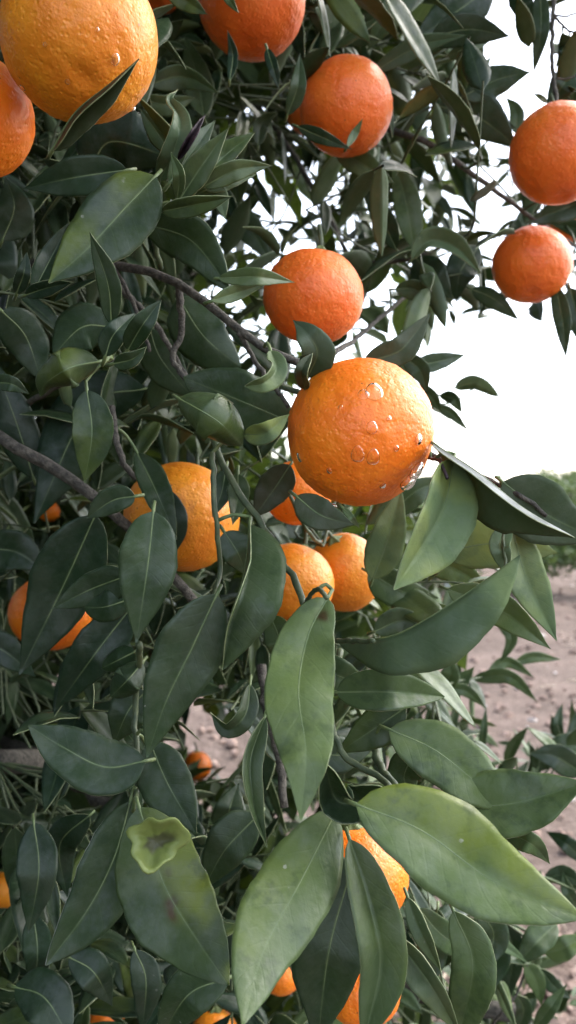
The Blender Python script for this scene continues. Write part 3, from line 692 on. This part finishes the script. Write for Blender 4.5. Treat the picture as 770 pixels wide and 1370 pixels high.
L([(432, 1130), (440, 1180), (430, 1260)], 60, .33, c=8, k=8, r=.3)
L([(606, 1218), (632, 1290), (612, 1392)], 66, .335, c=6, k=20, r=.85, sh=(.6, .6))
L([(526, 1252), (572, 1312), (616, 1385)], 52, .345, c=20, k=60, face=-1, r=.3, y=.3, b=.25)
L([(354, 958), (334, 1018), (340, 1080), (357, 1134)], 48, .318, c=78, k=30, r=.5)
L([(345, 1090), (300, 1138), (272, 1190)], 66, .37, c=10, k=10, r=.3)
L([(298, 1115), (309, 1075), (319, 1048)], 46, .44, c=10, k=10, r=.2)
L([(334, 915), (328, 955), (304, 976), (281, 953)], 38, .37, c=60, k=5, r=.35)
L([(362, 825), (375, 858), (383, 895)], 46, .345, c=5, k=20, r=.5, y=.5)
L([(542, 946), (500, 975), (450, 1008)], 58, .335, c=10, k=10, r=.3, y=.3)
L([(400, 990), (445, 1010), (500, 1000)], 60, .345, c=10, k=10, r=.2)
L([(560, 1000), (540, 1040), (560, 1075)], 50, .36, c=10, k=10, r=.4)
L([(45, 1100), (52, 1165), (38, 1248)], 62, .40, c=10, k=10, r=.2)
L([(44, 1222), (50, 1270), (46, 1332)], 40, .42, c=10, k=10, r=.2)
L([(120, 1090), (80, 1130), (90, 1200)], 50, .42, c=10, k=10, r=.1)
L([(305, 1308), (252, 1330), (212, 1392)], 72, .335, c=30, k=6, r=.35)
L([(92, 1280), (125, 1300), (150, 1345)], 50, .40, c=10, k=10, r=.2)
L([(20, 1320), (60, 1335), (95, 1392)], 70, .40, c=10, k=10, r=.2)
L([(180, 1270), (195, 1310), (190, 1380)], 46, .40, c=10, k=10, r=.1)
L([(560, 1215), (590, 1250), (650, 1290)], 40, .45, c=10, k=10, r=.5)
L([(585, 1215), (580, 1260), (560, 1340)], 46, .46, c=10, k=10, r=.2)
L([(640, 1220), (660, 1250), (645, 1300)], 40, .5, c=10, k=10, r=.2)
L([(545, 1200), (560, 1240), (590, 1300)], 30, .36, c=10, k=50, face=-1, r=.6)
L([(672, 1110), (712, 1130), (735, 1155)], 34, .36, c=10, k=20, r=.8)
# --- blurred sprig over the soil
L([(588, 924), (602, 902), (600, 878)], 32, .72, c=14, k=14, r=.7)
L([(600, 922), (622, 905), (634, 892)], 22, .74, c=14, k=14, r=.8)
L([(632, 908), (680, 905), (718, 938)], 22, .78, c=8, k=20, r=.7)
L([(652, 902), (678, 886), (714, 906)], 18, .80, c=8, k=20, r=.8)
L([(688, 886), (715, 879), (750, 882)], 17, .82, c=8, k=20, r=.9)
L([(662, 826), (684, 853), (668, 888)], 20, .80, c=8, k=20, r=.8)
L([(592, 922), (622, 924), (650, 947)], 18, .72, c=8, k=20, r=.6)
L([(566, 990), (574, 965), (575, 935)], 16, .8, c=8, k=20, r=.3)
L([(598, 990), (606, 965), (615, 945)], 18, .85, c=8, k=20, r=.4)
L([(642, 1010), (646, 980), (650, 945)], 12, .85, c=8, k=20, r=.4)
L([(676, 1020), (688, 995), (706, 972)], 18, .9, c=8, k=20, r=.6)
L([(750, 1000), (745, 970), (752, 940)], 16, .9, c=8, k=20, r=.2)
L([(752, 1005), (740, 975), (738, 955)], 13, .9, c=8, k=20, r=.4)
L([(752, 1010), (765, 975), (764, 935)], 14, .9, c=8, k=20, r=.5)
L([(805, 258), (762, 276), (700, 300)], 40, .68, r=.2)
L([(800, 320), (765, 305), (735, 300)], 26, .72, r=.2)
# --- low sprays over the soil
L([(652, 1228), (664, 1275), (650, 1335)], 46, .58, r=.15)
L([(668, 1230), (686, 1270), (676, 1345)], 34, .62, r=.1)
L([(744, 1235), (716, 1262), (690, 1292)], 40, .60, r=.4)
L([(644, 1262), (674, 1266), (706, 1288)], 16, .56, face=-1, r=.7)
L([(702, 1286), (718, 1315), (724, 1345)], 26, .62, r=.9)
L([(722, 1296), (740, 1318), (764, 1336)], 24, .64, r=.1)
L([(714, 1378), (734, 1350), (758, 1316)], 22, .62, r=.5)
L([(728, 1275), (752, 1268), (785, 1250)], 30, .64, r=1, y=.3)
L([(690, 1330), (700, 1352), (690, 1385)], 24, .66, r=.2)
L([(778, 1034), (742, 1012), (708, 1008)], 42, .78, r=.15)
L([(782, 990), (752, 1000), (718, 1034)], 34, .80, r=.3)
L([(780, 1150), (756, 1128), (730, 1112)], 26, .70, r=.1)
L([(775, 1180), (748, 1170), (722, 1182)], 26, .72, r=.2)
L([(778, 1220), (760, 1195), (752, 1165)], 22, .72, r=.3)
# --- against the sky
L([(618, 130), (665, 107), (709, 97)], 44, .60, c=12, k=-8, r=.2)
L([(586, 142), (640, 158), (692, 198)], 62, .61, c=6, k=6, r=.1)
L([(596, 120), (625, 140), (690, 172)], 30, .64, c=6, k=6, r=.1)
L([(722, -16), (723, 40), (713, 100)], 27, .60, c=6, k=6, r=.2)
L([(684, -14), (700, 10), (713, 35)], 32, .62, c=6, k=6, r=.1)
L([(575, 52), (625, 40), (682, 49)], 46, .60, c=6, k=6, r=.1)
L([(498, 97), (560, 62), (624, 47)], 28, .56, c=6, k=26, face=-1, r=.0)
L([(598, 76), (625, 66), (657, 54)], 18, .62, c=6, k=6, face=-1, r=.5)
L([(616, 120), (640, 98), (657, 76)], 20, .66, c=6, k=6, r=1, y=.3)
L([(660, -20), (605, 20), (548, 58)], 66, .62, c=6, k=6, r=.1)
L([(412, 8), (455, 36), (503, 62)], 50, .62, c=6, k=6, r=.2)
L([(560, -20), (520, 20), (490, 70)], 40, .62, c=6, k=26, r=.4)
L([(553, 332), (541, 265), (523, 203)], 40, .60, c=6, k=14, r=.7)
L([(530, 334), (504, 280), (481, 243)], 32, .60, c=30, k=14, r=.1)
L([(550, 348), (574, 323), (610, 332), (644, 367)], 40, .56, c=(70, 60), k=30, face=-1, r=.6)
L([(556, 345), (575, 370), (605, 400)], 50, .60, c=6, k=6, r=.1)
L([(640, 330), (615, 365), (610, 405)], 44, .66, c=6, k=6, r=.1)
L([(528, 387), (555, 388), (594, 413)], 30, .58, c=6, k=30, r=.4)
L([(630, 387), (660, 400), (694, 429)], 26, .62, c=6, k=6, r=.2)
L([(743, 382), (752, 430), (757, 480)], 24, .62, c=6, k=16, r=.2)
L([(762, 385), (772, 425), (786, 470)], 34, .62, c=6, k=16, r=.2)
L([(448, 204), (482, 218), (527, 246)], 32, .57, c=6, k=16, r=.9)
L([(464, 197), (475, 178), (485, 159)], 12, .50, c=6, k=16, r=.9)
L([(398, 170), (435, 186), (470, 200)], 20, .49, c=6, k=16, r=.1)
L([(770, 95), (750, 118), (738, 140)], 40, .6, c=6, k=16, r=.2)
L([(752, 44), (752, 70), (742, 92)], 14, .6, c=6, k=16, r=.1)
L([(738, 148), (738, 125), (740, 100)], 14, .58, c=6, k=16, r=.1)
L([(690, 180), (690, 150), (676, 130)], 22, .66, c=6, k=16, r=.8)
L([(732, 138), (722, 130), (712, 126)], 8, .62, c=6, k=16, r=.9)

# curled yellow-green withered leaf with a brown centre: a lobed cup
mb = MB(); nr, na = 9, 40; cc = P(208, 1124, .286); rad = 37 / F * .298; V = []
fx = nrm(CAM - cc); ux = np.array([1., 0, 0]); ux = nrm(ux - fx * (ux @ fx)); uy = np.cross(fx, ux)
for i in range(nr):
    q = (i + .3) / (nr - .7)
    for j in range(na):
        a = j / na * 2 * math.pi
        lob = 1 + .16 * math.sin(3 * a + .6) + .08 * math.sin(7 * a + 1) - .25 * max(0, math.cos(a - 2.2)) ** 6
        dep = (q ** 2.2) * 1.05 - .30 * max(0, q - .72) * 4 * (1 + .9 * math.sin(2 * a + 2))
        rr = q * lob
        V.append(cc + rad * (ux * math.cos(a) * rr + uy * math.sin(a) * rr * .86 + fx * (dep + .05 + .28 * rr * math.sin(a) + .10 * math.sin(2 * a) * q)))
Ff = [(i * na + j, i * na + (j + 1) % na, (i + 1) * na + (j + 1) % na, (i + 1) * na + j) for i in range(nr - 1) for j in range(na)] + [tuple(range(na - 1, -1, -1))]
lfv = []
for i in range(nr):
    for j in range(na):
        x_, y_ = math.cos(j / na * 6.283) * i / nr, math.sin(j / na * 6.283) * i / nr
        e = (x_ * .8 + y_ * .35 - .05) ** 2 / .10 + (y_ * .9 - x_ * .4 + .05) ** 2 / .035 + .8 * mnoise.noise(Vector((x_ * 4, y_ * 4, 2)))
        lfv.append((random.random() * .3 + .4, .0, min(1, max(0, 2.5 - e)), 1))
mb.add(V, Ff, 0, None, np.array(lfv))
M_CURL = leaf_material('yellow_green_withered', (.13, .17, .03), (.22, .25, .055), (.25, .26, .05), .5, .15, .3)
o = mb.obj('leaf', [M_CURL], tree, cc, ploc=TREE); o['label'] = 'curled yellow-green leaf with a brown rotten centre'
sm = o.modifiers.new('thickness', 'SOLIDIFY'); sm.thickness = .0007
# rotten hole on the wavy leaf

# ------------------------------------------------------------------ the rest of the foliage, shoot by shoot
DENS = """99998888724 99988887423 99987787532 99865443444 99743343444 99865333323 99987453002 99997532100 99998641000
99999986300 99999998742 99999998630 99999987400 98858886200 98935886223 98978997434 99999998434 99999998545 99999997555 99999996555""".split()
CLEAR = [[(598, 450), (628, 428), (690, 438), (740, 480), (790, 482), (790, 650), (700, 640), (640, 622), (600, 590), (572, 470)],
         [(655, 0), (688, 0), (703, 60), (698, 95), (650, 72)], [(655, 122), (710, 105), (735, 30), (737, 140), (700, 150), (690, 185), (664, 150)],
         [(652, 880), (770, 790), (790, 940), (690, 968), (655, 950)], [(258, 950), (300, 955), (335, 1010), (318, 1040), (285, 1012)],
         [(690, 640), (790, 640), (790, 790), (745, 800)], [(700, 1120), (790, 1080), (790, 1175), (740, 1180)],
         [(385, 440), (450, 470), (480, 440), (500, 420), (470, 470), (400, 480)], [(560, 620), (590, 640), (560, 660)]]
def inside(x, y, poly):
    r = False; j = len(poly) - 1
    for i in range(len(poly)):
        (xi, yi), (xj, yj) = poly[i], poly[j]
        if (yi > y) != (yj > y) and x < (xj - xi) * (y - yi) / (yj - yi) + xi: r = not r
        j = i
    return r
FR_SEEN = [f for f in FR if f[2] > 40] + [f for f in FR if f[2] <= 40]
def blocked(x, y, d):
    for poly in CLEAR:
        if inside(x, y, poly): return True
    for cx, cy, r, fd in FR_SEEN:
        q = math.hypot(x - cx, y - cy)
        if d < fd + .04 and q < r * (1.08 if r > 60 else .8): return True
        if abs(d - fd) < .05 and q < r * 1.15: return True
    return False
def dens(x, y):
    i, j = int(y // 68.5), int(x // 70)
    return int(DENS[min(max(i, 0), 19)][min(max(j, 0), 10)])
SPECS = []; STEMS = []
SK = None
def shoot(base, dirn, nl, ll, low=.0, narrow=1.0, check=True, bright=0.0, coarse=False):
    d = nrm(np.asarray(dirn, float)); sl = ll * .24 * nl
    side = nrm(np.cross(d, rng.normal(size=3)))
    bend = nrm(rng.normal(size=3) + (0, 0, .3)) * sl * .18
    st = np.array([base + d * sl * u + bend * u * u for u in np.linspace(0, 1, 6)])
    ok = 0; ang = random.random() * 6.28; ud = np.cross(d, side)
    for k in range(nl):
        u = (k + .7) / nl; p0 = base + d * sl * u + bend * u * u
        ang += 2.4; rad = side * math.cos(ang) + ud * math.sin(ang)
        t0 = nrm(rad * rng.uniform(.7, 1.1) + d * rng.uniform(.35, .9) * (1 + u) + np.array([0, 0, rng.uniform(-.25, .15) + low]))
        l = ll * rng.uniform(.65, 1.2) * (1 if k < nl - 2 else .8)
        droop = np.array([0, 0, -rng.uniform(.02, .35)]) * l
        mid3 = [p0, p0 + t0 * l * .5 + droop * .3, p0 + t0 * l + droop]
        if check:
            bad = False
            for q in (mid3[0], mid3[1], mid3[2], (mid3[1] + mid3[2]) / 2):
                x, y, dd = proj(q)
                if dd < .40 or blocked(x, y, dd): bad = True; break
            if bad: continue
        upn = nrm(np.array([rng.normal() * .45, rng.normal() * .45 - .25, 1.0]))
        SPECS.append((mid3, upn, l * rng.uniform(.30, .40) * narrow, rng.uniform(10, 38), rng.uniform(-45, 5), min(1, (random.random() ** 1.2 + bright) * (.3 if base[0] < -.02 else (.55 if base[2] > 1.35 else .9))), max(0, random.random() - .75) * 2.2, coarse)); ok += 1  # shade painted into the tint on the left; also darker high up
    if ok and check:
        for q in st:
            x, y, dd = proj(q)
            if dd < .42 or blocked(x, y, dd): ok = 0
    if ok: STEMS.append((st, .0009))
SKA = np.array(skeleton)
def rdir(bias): return nrm(rng.normal(size=3) + np.array(bias))
def scatter(n, xr, yr, dr, ll, nl, **kw):
    c = 0; tries = 0
    while c < n and tries < n * 30:
        tries += 1
        x, y = random.uniform(*xr), random.uniform(*yr)
        if random.random() * 9 > dens(x, y): continue
        d = dr[0] + (dr[1] - dr[0]) * random.random()
        b = P(x, y, d)
        if blocked(x, y, d): continue
        shoot(b, rdir((.15, -.35, -.05 if y > 700 else .2)), random.choice(nl), ll * rng.uniform(.8, 1.15), **kw); c += 1
scatter(86, (-40, 640), (-30, 1400), (.44, .60), .052, (4, 5, 6), narrow=.9)
scatter(150, (-80, 700), (-60, 1420), (.60, .85), .054, (5, 6, 7), narrow=.88)
scatter(230, (-120, 620), (-60, 1420), (.85, 1.25), .058, (6, 7, 8), narrow=.88)
scatter(190, (-160, 560), (-100, 1450), (1.2, 1.9), .074, (7, 8), coarse=True)
scatter(34, (400, 800), (-40, 440), (.58, .80), .058, (4, 5, 6))
scatter(30, (380, 820), (-60, 440), (.80, 1.3), .060, (5, 6, 7))
scatter(34, (280, 800), (120, 440), (1.0, 1.6), .062, (5, 6, 7))
scatter(46, (-20, 330), (-20, 1380), (.43, .58), .042, (4, 5, 6))
# low upright shoots over the soil
for k in range(100):
    x, y = random.uniform(520, 800), random.uniform(985, 1430)
    if random.random() * 9 > dens(x, y) + 1: continue
    d = random.uniform(.75, 1.25)
    shoot(P(x, y, d), rdir((.1, -.1, 1.6)), random.choice((4, 5, 6)), .058, low=.35, narrow=.85)
# unseen crown above, behind and beside the view, added to shade the inner leaves
def cloud(mb, p, l, lf_hi=1.0):
    """n simple folded leaves (8 triangles each) at points p with lengths l"""
    n = len(p); d = nrm(rng.normal(size=(n, 3)) + (0, 0, -.35)); upv = nrm(rng.normal(size=(n, 3)) * .6 + (0, 0, 1))
    u = nrm(np.cross(d, upv)); w = np.cross(u, d); L1 = l[:, None]
    at_ = lambda a, b, c: p + d * L1 * a + u * L1 * b + w * L1 * c
    V = np.stack([at_(-.5, 0, 0), at_(-.15, -.2, .05), at_(-.15, 0, 0), at_(-.15, .2, .05), at_(.2, -.17, .03), at_(.2, 0, -.02), at_(.2, .17, .03), at_(.5, 0, -.1)], 1)
    Fq = [(0, 2, 1), (0, 3, 2), (1, 2, 5, 4), (2, 3, 6, 5), (4, 5, 7), (5, 6, 7)]
    ff = [tuple(i * 8 + k for k in q) for i in range(n) for q in Fq]
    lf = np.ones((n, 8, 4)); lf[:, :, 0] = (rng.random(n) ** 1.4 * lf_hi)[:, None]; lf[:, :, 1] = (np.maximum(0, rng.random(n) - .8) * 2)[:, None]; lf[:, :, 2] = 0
    mb.add(V.reshape(-1, 3), ff, 0, np.tile(np.array([(0, 0), (.35, -1), (.35, 0), (.35, 1), (.7, -1), (.7, 0), (.7, 1), (1, 0)]), (n, 1)), lf.reshape(-1, 4))
CL = MB()
cen, axs = np.array([-1.08, .95, 1.45]), np.array([1.45, 1.55, 1.5])
q = nrm(rng.normal(size=(150000, 3))) * rng.uniform(.62, 1.0, (150000, 1)); p = cen + q * axs
v = p - CAM; dd = v @ FWD; sx = 385 + F * (v @ RIGHT) / np.maximum(dd, .01); sy = 685 - F * (v @ UP) / np.maximum(dd, .01)
keep = (p[:, 2] > .3) & (np.linalg.norm(v, axis=1) > .5) & ~((p[:, 0] > -.14) & (p[:, 1] < .4))
keep &= ~((dd > -.1) & (sx > -90) & (sx < 900) & (sy > -110) & (sy < 1480)) & ~((dd > -.1) & (sx > 420))
clump = np.array([mnoise.noise(Vector(x) * 3.1) for x in p]); keep &= clump > -.18
p = p[keep][:52000]; cloud(CL, p, rng.uniform(.05, .085, len(p)))
# unseen boughs over the camera, added to shade the leaves below
q = nrm(rng.normal(size=(30000, 3))) * rng.uniform(.3, 1.0, (30000, 1)); p2_ = np.array([.0, .75, 2.25]) + q * (1.05, 1.15, .42)
v = p2_ - CAM; dd = v @ FWD; sy = 685 - F * (v @ UP) / np.maximum(dd, .01)
clump = np.array([mnoise.noise(Vector(x) * 3.4 + Vector((9, 2, 1))) for x in p2_])
p2_ = p2_[((dd < .05) | (sy < -130)) & (clump > .02)][:9000]; cloud(CL, p2_, rng.uniform(.05, .085, len(p2_)))
# the depth of the crown behind the leaves in view
pts = []
while len(pts) < 19000:
    x, y = random.uniform(-150, 640), random.uniform(-120, 1460)
    dn_ = dens(x, y)
    if dn_ < 8 and random.random() > dn_ * .02: continue
    d = random.uniform(.85, 2.3)
    if y > 880 and x > 60 and mnoise.noise(Vector((x * .016, y * .016, 4))) > (.34 if x < 215 else .12): continue
    if blocked(x, y, d): continue
    pts.append(P(x, y, d))
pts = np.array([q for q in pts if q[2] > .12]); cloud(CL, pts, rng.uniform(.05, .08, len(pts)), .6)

def fit(spec):
    m, upn, w, fold, curl, r, y, coarse = spec
    x, yy, d = proj(m[1])
    if d < .05 or not (-40 < x < 810 and -40 < yy < 1410): return 0
    return np.linalg.norm(m[2] - m[0]) / d
order = sorted(range(len(SPECS)), key=lambda i: -fit(SPECS[i]))
single = max(0, 298 - len(LEAVES))
SINGLES = set(order[:single])
mb = CL; MATS4 = LEAF_MATS + [M_TWIG]
for i, (m3, upn, w, fold, curl, r, y, coarse) in enumerate(SPECS):
    one = i in SINGLES
    n = 14 if one else (5 if coarse else 8)
    mid = spline(m3, n); N = np.tile(upn, (n, 1))
    b = MB() if one else mb
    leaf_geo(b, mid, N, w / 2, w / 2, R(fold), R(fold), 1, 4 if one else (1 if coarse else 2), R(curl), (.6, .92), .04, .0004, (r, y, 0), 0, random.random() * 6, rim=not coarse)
    if one: b.obj('leaf', LEAF_MATS, tree, mid[0], ploc=TREE)
for st, r in STEMS:
    j = np.argmin(np.sum((SKA - st[0]) ** 2, 1)); q = SKA[j]
    dist = np.linalg.norm(q - st[0]); pts = st
    tube(mb, pts, np.linspace(r, r * .6, len(pts)), 5, 3, cap=False)
    if dist < .16:
        x, yy, d = proj((q + st[0]) / 2); x2, y2, d2 = proj(q * .75 + st[0] * .25); x3, y3, d3 = proj(q * .25 + st[0] * .75)
        if d > .55 and not (blocked(x, yy, d) or blocked(x2, y2, d2) or blocked(x3, y3, d3)):
            tube(mb, spline([q, (q + st[0]) / 2 + rng.normal(size=3) * dist * .08, st[0]], 6), np.linspace(r * 1.3, r, 6), 5, 3, cap=False)
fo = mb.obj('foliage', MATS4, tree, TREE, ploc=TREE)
tag(fo, 'dense smaller leaves and shoots deeper in the tree, and unseen crown leaves added for shade', kind='stuff')
print('hero leaves', len(LEAVES), 'specs', len(SPECS), 'foliage faces', len(mb.f), 'shade', len(p), len(pts))
